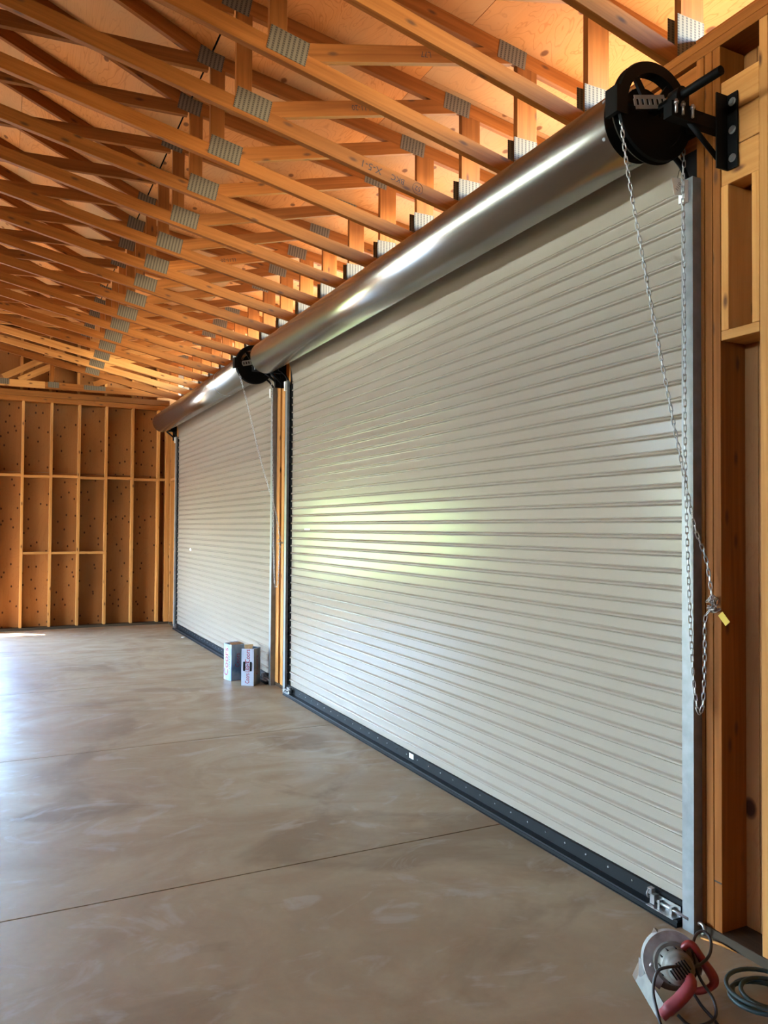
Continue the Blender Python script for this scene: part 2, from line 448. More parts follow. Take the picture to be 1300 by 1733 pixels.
hi = [[bm.verts.new((x, y, roof_z(x)+0.05)) for x in xs] for y in (YR0, YR1)]
for i in range(4):
    bm.faces.new((lo[0][i], lo[0][i+1], lo[1][i+1], lo[1][i])); bm.faces.new((hi[0][i], hi[0][i+1], hi[1][i+1], hi[1][i]))
    for k in (0, 1): bm.faces.new((lo[k][i], lo[k][i+1], hi[k][i+1], hi[k][i]))
for i in (0, 4): bm.faces.new((lo[0][i], lo[1][i], hi[1][i], hi[0][i]))
tag(link('roof', mesh(bm, 'felt')), kind='structure')

box('fascia', ceiling, (EAVE, YR0, roof_z(EAVE)-0.13), (EAVE+0.02, YR1, roof_z(EAVE)+0.014), 'fir', axis=1)
box('fascia', ceiling, (2*XR-EAVE-0.02, YR0, roof_z(EAVE)-0.13), (2*XR-EAVE, YR1, roof_z(EAVE)+0.014), 'fir', axis=1)

# ------------------------------------------------------------------ trusses
ORD = ['first', 'second', 'third', 'fourth', 'fifth', 'sixth', 'seventh', 'eighth', 'ninth', 'tenth', 'eleventh', 'twelfth', 'thirteenth',
       'fourteenth', 'fifteenth', 'sixteenth', 'seventeenth', 'eighteenth', 'nineteenth']
def gang(parent, x, y, z, w, h, slope, side=-1, name='connector_plate'):
    a = math.atan(slope)
    d = V((math.cos(a), 0, math.sin(a)))
    c = V((x, y+side*0.0203, z))
    return board(name, parent, c-d*w/2, c+d*w/2, h, 0.0016, 'plate', bev=0)
def truss(k, label, full=True):
    y = 3.624 + 0.595*k
    t = empty('roof_truss', (2.62, y, 3.60), label, 'truss', 'roof trusses above the roller doors')
    mm = random.choice(['fir', 'fir', 'fir_pale']) if k >= 13 else 'fir'
    ch = 0.089*1.022
    # bottom chords (both slopes)
    board('bottom_chord', t, (2.758, y, chord_z(2.758)+ch/2), (XR, y, chord_z(XR)+ch/2), 0.089, 0.038, mm)
    board('bottom_chord', t, (2*XR-2.758, y, chord_z(2.758)+ch/2), (XR, y, chord_z(XR)+ch/2), 0.089, 0.0378, mm)
    # top chords
    zt = lambda x: roof_z(x)-0.047
    board('top_chord', t, (EAVE-0.03, y, zt(EAVE-0.03)), (XB, y, zt(XB)), 0.089, 0.038, 'fir')
    board('top_chord', t, (XB, y, zt(XB)), (XR, y, zt(XR)), 0.089, 0.0378, 'fir')
    board('top_chord', t, (2*XR-XB, y, zt(XB)), (XR, y, zt(XR)), 0.089, 0.0374, 'fir')
    board('top_chord', t, (2*XR-EAVE+0.03, y, zt(EAVE-0.03)), (2*XR-XB, y, zt(XB)), 0.089, 0.038, 'fir')
    # webs, near half and its mirror
    for s in (1, -1):
        X = (lambda x: x) if s == 1 else (lambda x: 2*XR-x)
        def web(xa, za, xb, zb, ww=0.089, nm='web', tt=0.0366): board(nm, t, (X(xa), y, za), (X(xb), y, zb), ww, tt, mm if nm == 'web' else 'fir', up=(1, 0, 0) if abs(xa-xb) < 0.01 else (0, 0, 1))
        web(2.689, chord_z(2.689)+0.01, 2.689, roof_z(2.689)-0.06, 0.138, 'heel_post')
        web(1.30, chord_z(1.30)+0.085, 2.58, 4.30)
        web(1.192, chord_z(1.192)+0.05, 1.192, roof_z(1.192)-0.05, tt=0.0362)
        web(1.13, 4.502, -0.92, 4.40)
        web(-0.99, chord_z(-0.99)+0.05, -0.99, roof_z(-0.99)-0.05, tt=0.0362)
        web(-0.95, chord_z(-0.95)+0.09, XR+0.03, roof_z(XR)-0.12, tt=0.0358)
        gang(t, X(1.243), y, 3.977, 0.205, 0.125, -0.2113*s)
        gang(t, X(1.147), y, 4.535, 0.158, 0.115, -0.20*s)
        gang(t, X(2.585), y, 4.312, 0.19, 0.118, -0.155*s)
        gang(t, X(2.678), y, 3.715, 0.16, 0.245, 0)
        gang(t, X(-0.97), y, chord_z(-0.97)+0.05, 0.25, 0.12, -0.2113*s)
        if s == 1: gang(t, X(2.662), y, 3.725, 0.16, 0.22, 0, side=1)
    board('king_post', t, (XR, y, chord_z(XR)+0.05), (XR, y, roof_z(XR)-0.05), 0.089, 0.0354, 'fir', up=(1, 0, 0))
    return t, y
for k in range(-6, 16):
    if k <= -3: lab = 'wooden scissor truss, %s on the viewer side of the near black chain wheel' % ORD[-3-k]
    elif k == -2: lab = 'wooden scissor truss whose heel plate stands just above the near black chain wheel'
    else: lab = 'wooden scissor truss, %s beyond the near black chain wheel' % ORD[k+1]
    if k == 1: lab += ', handwritten marks on its chord'
    if k == 15: lab = 'pale scissor truss, last of the row, closest to the far gable wall'
    t, y = truss(k, lab)
    if k == 1:                                              # marks seen on the chord and the web
        d = V((1, 0, -0.2113)).normalized(); up = V((0.2113, 0, 1)).normalized()
        for s, x, sz in (('X-5-1', 1.98, 0.062), ('BKC', 2.16, 0.05), ('52', 2.30, 0.042)):
            text('ink_mark', t, s, sz, (x, y-0.019, chord_z(x)+0.047), -d, -up, 'ink')
        bm = bmesh.new(); c = V((2.30, y-0.0196, chord_z(2.30)+0.047))
        add_tube(bm, [c + (d*math.cos(a)+up*math.sin(a))*0.036 for a in [i*2*math.pi/20 for i in range(20)]], 0.0012, 4, True)
        link('ink_mark', mesh(bm, 'ink'), t)
    if k in (0, 1, 3, 4, 6):
        wx = {0: 2.02, 1: 1.92, 3: 1.85, 4: 1.78, 6: 1.9}[k]
        zz = (chord_z(1.30)+0.085) + (wx-1.30)/(2.58-1.30)*(4.30-chord_z(1.30)-0.085)
        text('ink_mark', t, 'L77' if k in (0, 4) else 'LL11-20', 0.045, (wx, y-0.0183, zz), V((-1, 0, -0.2)), V((0.2, 0, -1)), 'ink')

# ------------------------------------------------------------------ far gable wall
wf = empty('wall_far', (0, YG, 0), kind='structure')
OX0, OX1, OZ, OS = -3.3, -0.10, 2.10, 0.75       # framed window opening in the gable, left of the frame
D = 0.14
def panel(par, xa, xb, za, zb, y0, y1, mat='wall_ply', name='sheathing_panel'):
    return box(name, par, (xa+0.0015, y0, za), (xb-0.0015, y1, zb), mat, axis=2)
seam = [(2.348, XO-0.005), (1.128, 2.348), (-0.09, 1.128)]
for xa, xb in seam:
    panel(wf, xa, xb, 0.02, 2.44, YG+D, YG+D+0.012); panel(wf, xa, xb, 2.443, 4.6 if xa > 1 else 4.7, YG+D, YG+D+0.012)
panel(wf, OX0, OX1, OZ, 4.8, YG+D, YG+D+0.012); panel(wf, OX0, OX1, 0.02, OS, YG+D, YG+D+0.012)
panel(wf, XL, OX0, 0.02, 4.8, YG+D, YG+D+0.012)
bm = bmesh.new()                                   # outer cladding with the doorway left open, up to the rake
def prism(bm, pts, y0, y1):
    a = [bm.verts.new((x, y0, z)) for x, z in pts]; b = [bm.verts.new((x, y1, z)) for x, z in pts]
    bm.faces.new(a); bm.faces.new(b[::-1])
    for i in range(len(pts)): bm.faces.new((a[i], a[(i+1) % len(pts)], b[(i+1) % len(pts)], b[i]))
R = lambda x: roof_z(x)-0.004
y0, y1 = YG+D+0.013, YG+D+0.035
prism(bm, [(OX1, 0), (XO, 0), (XO, R(XO)), (XB, R(XB)), (OX1, R(OX1))], y0, y1)
prism(bm, [(OX0, OZ), (OX1, OZ), (OX1, R(OX1)), (XR, R(XR)), (OX0, R(OX0))], y0, y1)
prism(bm, [(OX0, 0), (OX1, 0), (OX1, OS), (OX0, OS)], y0, y1); prism(bm, [(XO, 3.55), (EAVE-0.01, 3.55), (EAVE-0.01, R(EAVE-0.01)), (XO, R(XO))], y0, y1)
prism(bm, [(XL, 0), (OX0, 0), (OX0, R(OX0)), (2*XR-XB, R(2*XR-XB)), (XL, R(XL))], y0, y1)
link('outer_cladding', mesh(bm, 'shell'), wf)
bm = bmesh.new()                                   # sheathing of the gable triangle
prism(bm, [(OX1, 4.7), (1.128, 4.60), (XB, R(XB)), (OX1, R(OX1))], YG+D, YG+D+0.012)
prism(bm, [(OX0, 4.8), (OX1, 4.8), (OX1, R(OX1)), (XR, R(XR)), (OX0, R(OX0))], YG+D, YG+D+0.012)
prism(bm, [(XL, 3.6), (2*XR-XB, 4.57), (OX0, R(OX0)), (OX0, 4.8), (XL, 3.7)], YG+D, YG+D+0.012)
link('gable_sheathing', mesh(bm, 'wall_ply'), wf)
SX = [0.329, 0.734, 1.140, 1.547, 1.955, 2.366]
for i, x in enumerate(SX):
    box('stud', wf, (x-0.038, YG, 0.04), (x, YG+D, 3.524), 'fir_pale', 0.0015)
for x in (-0.062, -0.1): box('stud', wf, (x, YG, 0.04), (x+0.0378, YG+D, 3.524), 'fir_pale', 0.0015)
for x in (2.455, 2.494): box('stud', wf, (x, YG, 0.04), (x+0.038, YG+D, 3.524), 'fir_pale', 0.0015)
edges = [-0.024] + SX + [2.455]
for i in range(len(edges)-1):
    a = edges[i]; b = edges[i+1]-(0.038 if i < 6 else 0)
    dz = 0.012*(i % 2)
    box('blocking', wf, (a+0.001, YG+0.001, 2.362-dz), (b-0.001, YG+D, 2.40-dz), 'fir_pale', 0.0015)
    if 1 <= i <= 3: box('blocking', wf, (a+0.001, YG+0.001, 1.165), (b-0.001, YG+D, 1.203), 'fir_pale', 0.0015)
box('sill_plate', wf, (-0.1, YG-0.003, 0), (XW-0.002, YG+D, 0.038), 'treated', 0.0015)
for a, b, z in ((-0.6, 0.62, 3.562), (0.623, XW, 3.562), (-4.4, 1.34, 3.60), (1.343, XW, 3.60)):
    box('top_plate', wf, (a, YG-0.001, z-0.038), (b, YG+D, z-0.0005), 'fir', 0.0015)
box('header', wf, (OX0, YG+0.01, OZ), (OX1, YG+D, 3.524), 'fir', 0.0015)
box('window_sill', wf, (OX0, YG, OS-0.04), (OX1, YG+D, OS), 'fir_pale', 0.0015)
box('nailer', wf, (-4.4, YG-0.03, 3.601), (XW-0.03, YG+0.008, 3.69), 'fir', 0.0015)
bm = bmesh.new(); prism(bm, [(XL, 0), (OX0, 0), (OX0, 3.6), (XL, 3.6)], YG, YG+D-0.002); link('framing', mesh(bm, 'fir'), wf)
for x in (0.30, 0.71, 1.12, 1.53, 1.95, 2.35):
    box('gable_stud', wf, (x-0.038, YG+0.05, 3.61), (x, YG+D-0.001, roof_z(x)-0.1), 'fir_pale', 0.0015, axis=2)
# gable truss with a level bottom chord
gt = empty('roof_truss', (2.5, 12.98, 3.70), 'wooden truss with a level bottom chord lying along the top of the far wall', 'truss')
YT = 12.98
zt = lambda x: roof_z(x)-0.047
board('bottom_chord', gt, (0.60, YT, 3.765), (XL, YT, 3.765), 0.105, 0.038, 'fir_pale')
board('bottom_chord', gt, (2.62, YT, 3.765), (0.60, YT, 3.765), 0.105, 0.0378, 'fir')
board('top_chord', gt, (EAVE-0.03, YT, zt(EAVE)), (XB, YT, zt(XB)), 0.089, 0.038)
board('top_chord', gt, (XB, YT, zt(XB)), (XR, YT, zt(XR)), 0.089, 0.0378)
board('web', gt, (0.02, YT, 3.84), (0.86, YT, 4.33), 0.089, 0.0366, 'fir_pale')
board('web', gt, (0.24, YT+0.002, 3.815), (0.72, YT+0.002, 4.08), 0.089, 0.0362, 'fir_pale')
board('web', gt, (0.70, YT, 3.80), (0.70, YT, 4.5), 0.06, 0.036, 'fir', up=(1, 0, 0))
board('web', gt, (1.3, YT, 3.83), (1.95, YT, 4.12), 0.089, 0.0366)
board('heel_post', gt, (2.55, YT, 3.80), (2.55, YT, roof_z(2.55)-0.06), 0.138, 0.0366, up=(1, 0, 0))
for x, ww in ((0.03, 0.15), (0.72, 0.16), (1.32, 0.32)):
    gang(gt, x, YT, 3.778, ww, 0.088 if ww < 0.3 else 0.07, 0.0)

# ------------------------------------------------------------------ door wall (right)
wr = empty('wall_right', (XW, 0, 0), kind='structure')
D1, D2 = (2.25, 7.19), (7.62, 12.50)             # rough openings: near door, far door
HT = 2.92
def stud(y, z0=0.038, z1=3.524, mat='fir_pale', th=0.0365, x1=XO, x0=XW):
    box('stud', wr, (x0, y, z0), (x1, y+th, z1), mat, 0.0018, axis=2)
for y in (2.221, 2.1805, 2.1415): stud(y, mat='fir')
stud(1.9285, mat='fir_pale'); stud(1.889, mat='fir_pale')
for i in range(17): stud(1.52-0.4064*i)
for y in (7.20, 7.362, 7.4005, 7.50, 7.54, 7.58): stud(y)
for y in (12.51, 12.55, 12.70, 12.75, 13.08): stud(y)
box('sill_plate', wr, (XW-0.004, YN, 0), (XO, 2.2585, 0.038), 'treated', 0.002)
box('sill_plate', wr, (XW+0.004, 7.20, 0), (XO, 7.62, 0.038), 'treated', 0.002)
box('sill_plate', wr, (XW-0.004, 12.50, 0), (XO, YG, 0.038), 'treated', 0.002)
for a, b in ((YN, 3.1), (3.103, 7.9), (7.903, YG)): box('top_plate', wr, (XW, a, 3.5245), (XO, b, 3.5615), 'fir', 0.0015)
for a, b in ((YN, 1.7), (1.703, 5.5), (5.503, 10.3), (10.303, YG)): box('top_plate', wr, (XW, a, 3.5625), (XO, b, 3.5995), 'fir', 0.0015)
for a, b in ((2.262, 7.19), (7.625, 12.5)):
    for z0, z1 in ((2.93, 3.12), (3.125, 3.32), (3.325, 3.52)): box('header', wr, (XW+0.02, a, z0), (XO, b, z1), 'fir', 0.0015)
# the bay to the right of the near door: block, trimmers, built-up block for the bracket
box('blocking', wr, (XW+0.001, 1.967, 2.346), (XO, 2.1405, 2.384), 'fir_pale', 0.002, axis=1)
box('trimmer', wr, (XW+0.002, 2.106, 2.385), (XO, 2.1405, 2.957), 'fir_pale', 0.002)
box('trimmer', wr, (XW+0.002, 1.9675, 2.385), (XO, 2.001, 2.957), 'fir_pale', 0.002)
for z0, z1 in ((2.958, 3.0955), (3.0985, 3.2335), (3.2365, 3.372)):
    box('block', wr, (XW+0.004, 1.968, z0), (XO-0.04, 2.140, z1), 'fir_pale', 0.002, axis=1)
for z in (2.362, 2.95): box('blocking', wr, (XW+0.001, 7.239, z), (XO, 7.361, z+0.04), 'fir_pale', 0.002, axis=1)
box('blocking', wr, (XW+0.001, 12.589, 2.36), (XO, 12.699, 2.4), 'fir_pale', 0.002, axis=1)
box('blocking', wr, (XW+0.001, 12.79, 2.36), (XO, 13.079, 2.4), 'fir_pale', 0.002, axis=1)
# panels behind the studs
for a, b in ((YN, -2.44), (-2.437, 0.0), (0.003, 2.08), (2.083, 2.26), (7.195, 7.62), (12.5, YG+D)):
    box('sheathing_panel', wr, (XO, a, 0), (XO+0.012, b, 3.6), 'wall_ply_clear', axis=2)
for a, b in ((2.262, 7.193), (7.622, 12.498)): box('sheathing_panel', wr, (XO, a, HT+0.01), (XO+0.012, b, 3.6), 'wall_ply', axis=1)
bm = bmesh.new(); o0, o1 = XO+0.013, XO+0.03
for a, b in ((YN, 2.26), (7.195, 7.62), (12.5, YG+D)): add_box(bm, (o0, a, -0.1), (o1, b, 3.6))
for a, b in ((2.26, 7.195), (7.62, 12.5)): add_box(bm, (o0, a, HT+0.01), (o1, b, 3.6))
link('outer_cladding', mesh(bm, 'shell'), wr)
# blocking between the truss heels, standing on the plates
ys = [3.624+0.595*k for k in range(-13, 16)] + [YG]
for a, b in zip(ys[:-1], ys[1:]):
    if a > 12.9: b = YG
    box('heel_blocking', wr, (2.705, a+0.022, 3.60), (2.742, b-0.022, 3.745 if b > 1.3 else 4.30), 'fir', 0.0015, axis=1)  # unseen near bays raised full height to keep eave light off the trusses
# ink written down the back panel and a pencil line on a stud
text('ink_mark', wr, 'T1-11  4X10  5/8  APA RATED', 0.028, (XO-0.0004, 2.055, 0.42), (0, 0, -1), (0, -1, 0), 'ink', lift=0.0)
box('ink_mark', wr, (XW-0.0006, 2.143, 0.225), (XW+0.0002, 2.178, 0.231), 'ink', axis=1)

# ------------------------------------------------------------------ other walls (out of frame, left open where daylight comes in)
wl = empty('wall_left', (XL, 0, 0), kind='structure')
for a, b, z0 in ((YN, 6.2, 0), (6.2, 12.2, 2.7), (12.2, YG+D, 0)):
    box('wall_section', wl, (XL-0.16, a, z0), (XL, b, 3.60), 'wall_ply', axis=1)
wn = empty('wall_near', (0, YN, 0), kind='structure')
for xa, xb, z0, z1 in ((XL, -3.0, 0, 3.6), (-3.0, XO, 0, 3.6)):
    box('wall_section', wn, (xa, YN-0.16, z0), (xb, YN, z1), 'wall_ply', axis=2)
bm = bmesh.new(); prism(bm, [(XL, 3.6), (XO, 3.6), (XO, R(XO)), (XB, R(XB)), (XR, R(XR)), (2*XR-XB, R(2*XR-XB)), (XL, R(XL))], YN-0.16, YN)
link('gable_sheathing', mesh(bm, 'wall_ply'), wn)

# ------------------------------------------------------------------ roller doors
AX, AZ, BR = 2.295, 3.25, 0.153                   # drum axis and radius
XC = 2.530                                        # flat face of the curtain
PITCH = 0.0715
def slat_mesh(L):
    """One corrugation: a flat band and a projecting rolled rib, extruded along Y."""
    prof = [(0, 0.0), (0, 0.0440), (0.003, 0.0452), (0.0025, 0.0475), (-0.006, 0.0502), (-0.0112, 0.0522), (-0.0140, 0.0552), (-0.0132, 0.0592),
            (-0.0075, 0.0636), (0.0020, 0.0672), (0.003, 0.0695), (0, PITCH)]
    bm = bmesh.new()
    a = [bm.verts.new((x, -L/2, z)) for x, z in prof]; b = [bm.verts.new((x, L/2, z)) for x, z in prof]
    for i in range(len(prof)-1):
        f = bm.faces.new((a[i], a[i+1], b[i+1], b[i])); f.smooth = 3 <= i <= 9
    me = bpy.data.meshes.new('slat'); bm.to_mesh(me); bm.free(); me.materials.append(M['curtain'])
    return me
def roller_door(name, ya, yb, label, near):
    d = empty(name, (XC, (ya+yb)/2, 0), label, 'roller door', None, 'structure')
    yc = (ya+yb)/2
    # curtain
    L = yb-ya-0.05
    sm = slat_mesh(L); z0 = 0.084
    n = 41
    for i in range(n): link('slat', sm, d, (XC, yc+(-0.02 if near else 0), z0+PITCH*i))
    # the last of the curtain bends back onto the drum
    bm = bmesh.new(); pts = [(XC, z0+PITCH*n)]
    for k in range(1, 9):
        t = k/8; pts.append((XC - 0.075*t**2.2, z0+PITCH*n + (AZ+0.02-z0-PITCH*n)*t))
    pts.append((AX+BR*0.8, AZ+0.06))
    A = [bm.verts.new((x, yc-L/2, z)) for x, z in pts]; B = [bm.verts.new((x, yc+L/2, z)) for x, z in pts]
    for i in range(len(pts)-1): bm.faces.new((A[i], A[i+1], B[i+1], B[i])).smooth = True
    link('curtain_top', mesh(bm, 'curtain'), d)
    # drum
    bm = bmesh.new(); n_ = 64
    prof = []
    ya_, yb_ = ya+0.075, yb+0.10
    add_cyl(bm, (AX, ya_, AZ), (AX, yb_, AZ), BR, n=n_)
    link('drum', mesh(bm, 'barrel'), d)
    if not near:
        bm = bmesh.new(); lathe(bm, (AX, ya+1.05, AZ), [(-0.004, BR-0.002), (-0.004, BR+0.0012), (0.004, BR+0.0012), (0.004, BR-0.002)], 48)
        link('drum_seam', mesh(bm, 'zinc'), d)
    bm = bmesh.new()
    for k in range(3):
        a = math.radians(150+60*k)
        add_cyl(bm, (AX+math.cos(a)*(BR-0.002), ya_+0.02, AZ+math.sin(a)*(BR-0.002)), (AX+math.cos(a)*(BR+0.004), ya_+0.02, AZ+math.sin(a)*(BR+0.004)), 0.007, n=8)
    link('drum_screw', mesh(bm, 'galv'), d)
    # guides: galvanized face, dark slot, wall leg
    for s, yy in ((-1, ya), (1, yb)):
        bm = bmesh.new()
        y0, y1 = (yy-0.056, yy) if s < 0 else (yy, yy+0.056)
        add_box(bm, (2.487, y0, 0.0), (2.5115, y1, 3.03))
        ye = y0 if s < 0 else y1
        add_box(bm, (2.4872, ye-0.002, 0.0), (XW-0.001, ye+0.002, 3.03))
        gd = link('guide', mesh(bm, 'galv'), d)
        bm = bmesh.new()
        yw = (ye+0.003, yy+0.07) if s < 0 else (yy-0.10, ye-0.003)
        add_box(bm, (XC+0.006, min(yw), 0.0), (XC+0.012, max(yw), 3.16))  # black backing carried above the guide to darken the bright gap there
        yq = (ye+0.003, ye+0.009) if s < 0 else (ye-0.009, ye-0.003)
        add_box(bm, (2.512, min(yq), 0.0), (XC+0.006, max(yq), 3.0))
        if s > 0:
            k = 0
            while k < n:                                         # black blocks between the ribs, standing in for slot shade
                z = z0+PITCH*k
                add_box(bm, (2.5225, yy-0.045, z+0.004), (2.5285, yy+0.04, z+0.044)); k += 1
        link('guide_slot', mesh(bm, 'black'), gd)
        # flared black top of the guide
        bm = bmesh.new()
        pl = [(2.515, yy+s*0.02, 2.96), (2.505, yy+s*0.02, 3.02), (2.475, yy+s*0.018, 3.075), (2.435, yy+s*0.015, 3.11), (2.40, yy+s*0.01, 3.125)]
        add_tube(bm, spline(pl, 5), 0.011, 6)
        link('guide_flare', mesh(bm, 'black', True), gd)
        # end lock of white plastic near the top of the guide
        bm = bmesh.new(); add_box(bm, (2.465, yy-0.016+s*0.022, 2.93), (2.486, yy+0.016+s*0.022, 3.02))
        link('guide_stop', mesh(bm, 'white_plastic'), gd)
    # bottom bar
    bm = bmesh.new()
    add_box(bm, (2.512, ya+0.005, 0.022), (2.529, yb-0.005, 0.088))
    link('bottom_bar', mesh(bm, 'rubber'), d)
    bm = bmesh.new(); add_box(bm, (2.470, ya+0.01, 0.024), (2.512, yb-0.01, 0.029)); add_box(bm, (2.470, ya+0.01, 0.018), (2.474, yb-0.01, 0.024))
    link('bottom_angle', mesh(bm, 'darkbar'), d)
    bm = bmesh.new(); add_box(bm, (2.468, ya+0.01, 0.0), (2.528, yb-0.01, 0.020)); add_box(bm, (2.462, ya+0.01, 0.0), (2.468, yb-0.01, 0.004))
    link('bottom_seal', mesh(bm, 'rubber'), d)
    bm = bmesh.new(); y = ya+0.15
    while y < yb-0.1:
        add_cyl(bm, (2.507, y, 0.066), (2.512, y, 0.066), 0.0042, n=8); y += 0.15
    o = link('rivet', mesh(bm, 'zinc'), d); o['kind'] = 'stuff'
    # slide bolts at both ends of the bar
    for s, yy in ((1, ya), (-1, yb)):
        bl = link('slide_bolt', mesh((lambda bm: (add_box(bm, (2.4995, min(yy+s*0.02, yy+s*0.155), 0.031), (2.5025, max(yy+s*0.02, yy+s*0.155), 0.072)),
                 add_box(bm, (2.455, min(yy+s*0.02, yy+s*0.165), 0.030), (2.503, max(yy+s*0.02, yy+s*0.165), 0.033)),
                 add_cyl(bm, (2.488, yy-s*0.03, 0.050), (2.488, yy+s*0.150, 0.050), 0.0065, n=10),
                 add_box(bm, (2.480, yy+s*0.055-0.006, 0.033), (2.500, yy+s*0.055+0.006, 0.062)),
                 add_box(bm, (2.480, yy+s*0.120-0.006, 0.033), (2.500, yy+s*0.120+0.006, 0.062)),
                 add_box(bm, (2.474, yy+s*0.150-0.012, 0.036), (2.500, yy+s*0.150+0.012, 0.075)), bm)[-1])(bmesh.new()), 'zinc'), d)
        bm = bmesh.new()
        add_tube(bm, [(2.478+0.014*math.cos(a), yy+s*0.168, 0.072+0.016*math.sin(a)) for a in [i*2*math.pi/12 for i in range(12)]], 0.004, 6, True)
        add_box(bm, (2.476, yy+s*0.165-0.01, 0.070), (2.497, yy+s*0.165+0.012, 0.094))
        link('bolt_knob', mesh(bm, 'zinc', False), bl)
    # chain wheel with its guard, strap and shaft at the near end
    yw = ya-0.03
    wheel = link('chain_wheel', None or mesh((lambda bm: (
        lathe(bm, (AX, yw, AZ), [(-0.022, 0.148), (-0.022, 0.192), (-0.012, 0.197), (-0.004, 0.178), (0.004, 0.178), (0.012, 0.197), (0.022, 0.192), (0.022, 0.148)], 56),
        lathe(bm, (AX, yw+0.01, AZ), [(-0.012, 0.02), (-0.012, 0.045), (0.0, 0.055), (0.008, 0.055), (0.008, 0.02)], 32),
        [add_spoke(bm, yw, math.radians(a)) for a in (10, 55, 125, 170, 205, 235, 270, 305, 335)], bm)[-1])(bmesh.new()), 'black'), d)
    bm = bmesh.new(); lathe(bm, (AX, yw+0.045, AZ), [(-0.01, 0.02), (-0.01, 0.118), (0.008, 0.118), (0.008, 0.02)], 40)
    for k in range(5):
        a = 0.6+k*1.2566; add_cyl(bm, (AX+0.08*math.cos(a), yw+0.022, AZ+0.08*math.sin(a)), (AX+0.08*math.cos(a), yw+0.036, AZ+0.08*math.sin(a)), 0.008, n=8)
    link('tension_disc', mesh(bm, 'black'), d)
    bm = bmesh.new()                                             # lower cover plate
    c = V((AX, yw-0.012, AZ)); v = [bm.verts.new(c+V((0.15*math.cos(a), 0, 0.15*math.sin(a)))) for a in [math.radians(185+170*i/16) for i in range(17)]]
    vb = [bm.verts.new(x.co+V((0, 0.006, 0))) for x in v]; bm.faces.new(v); bm.faces.new(vb[::-1])
    for i in range(17): bm.faces.new((v[i], v[(i+1) % 17], vb[(i+1) % 17], vb[i]))
    link('wheel_cover', mesh(bm, 'black'), d)
    for s in (-1, 1):                                            # chain guides either side of the rim
        bm = bmesh.new(); xx = AX+s*0.185
        add_box(bm, (xx-0.028, yw-0.034, AZ-0.055), (xx+0.028, yw-0.028, AZ+0.05)); add_box(bm, (xx+s*0.018-0.01, yw-0.03, AZ-0.055), (xx+s*0.018+0.01, yw+0.03, AZ+0.05))
        link('chain_guard', mesh(bm, 'black'), d)
    bm = bmesh.new(); add_cyl(bm, (AX, ya-0.36, AZ), (AX, yw+0.1, AZ), 0.0168, n=20)
    link('shaft', mesh(bm, 'black'), d)
    strap = bmesh.new()
    p0, p1 = V((AX-0.135, yw-0.045, AZ-0.01)), V((AX+0.02, yw-0.045, AZ+0.03)); dv = (p1-p0).normalized(); nv = V((0, -1, 0)); hv = dv.cross(nv)
    for q, hh in ((0.019, 0.007), (-0.019, 0.007)):
        a = p0+hv*q; b = p1+hv*q
        vs_ = [strap.verts.new(x) for x in (a-hv*hh, b-hv*hh, b+hv*hh, a+hv*hh)]
        vt_ = [strap.verts.new(x.co+nv*0.004) for x in vs_]
        strap.faces.new(vs_[::-1]); strap.faces.new(vt_)
        for i in range(4): strap.faces.new((vs_[i], vs_[(i+1) % 4], vt_[(i+1) % 4], vt_[i]))
    Ls = (p1-p0).length; nh = 6
    for i in range(nh+1):
        a = p0+dv*(Ls*i/nh-0.005); b = a+dv*0.012
        vs_ = [strap.verts.new(x) for x in (a-hv*0.013, b-hv*0.013, b+hv*0.013, a+hv*0.013)]
        vt_ = [strap.verts.new(x.co+nv*0.004) for x in vs_]
        strap.faces.new(vs_[::-1]); strap.faces.new(vt_)
        for k in range(4): strap.faces.new((vs_[k], vs_[(k+1) % 4], vt_[(k+1) % 4], vt_[k]))
    link('perforated_strap', mesh(strap, 'galv'), d)
    # wall bracket
    yk = ya-0.19
    bm = bmesh.new()
    add_box(bm, (2.468, yk-0.003, 3.005), (2.533, yk+0.003, 3.30)); add_box(bm, (2.527, yk-0.048, 3.005), (2.533, yk+0.003, 3.30))
    add_box(bm, (2.235, yk+0.002, 3.155), (2.52, yk+0.042, 3.205)); add_box(bm, (2.235, yk+0.002, 3.205), (2.36, yk+0.07, 3.213))
    b = V((2.50, yk+0.02, 3.055)); c = V((2.34, yk+0.02, 3.165)); add_tube(bm, [b, c], 0.013, 4)
    add_box(bm, (2.262, yk+0.004, 3.213), (2.328, yk+0.05, 3.245)); add_cyl(bm, (AX, yk+0.002, AZ), (AX, yk+0.052, AZ), 0.031, n=20)
    br = link('wall_bracket', mesh(bm, 'black'), d)
    bm = bmesh.new()
    for z in (3.045, 3.155, 3.265): add_cyl(bm, (2.519, yk-0.026, z), (2.527, yk-0.026, z), 0.011, n=6); add_cyl(bm, (2.524, yk-0.026, z), (2.5275, yk-0.026, z), 0.016, n=14)
    for x in (2.25, 2.285, 2.335): add_cyl(bm, (x, yk-0.006, 3.165), (x, yk-0.006, 3.215), 0.0055, n=8); add_cyl(bm, (x, yk-0.006, 3.198), (x, yk-0.006, 3.208), 0.009, n=6)
    link('bolt', mesh(bm, 'zinc'), br)
    # far end bracket
    yk = yb+0.17
    bm = bmesh.new()
    add_box(bm, (2.47, yk-0.003, 2.98), (2.533, yk+0.003, 3.30)); add_box(bm, (2.527, yk-0.003, 2.98), (2.533, yk+0.04, 3.30))
    add_box(bm, (2.30, yk-0.03, 3.12), (2.52, yk+0.02, 3.18)); add_cyl(bm, (AX, yb+0.1, AZ), (AX, yk+0.03, AZ), 0.0168, n=16)
    add_tube(bm, [V((2.50, yk, 3.02)), V((2.36, yk, 3.13))], 0.013, 4); add_box(bm, (2.27, yk-0.03, 3.18), (2.33, yk+0.02, 3.26))
    link('wall_bracket', mesh(bm, 'black'), d)
    return d
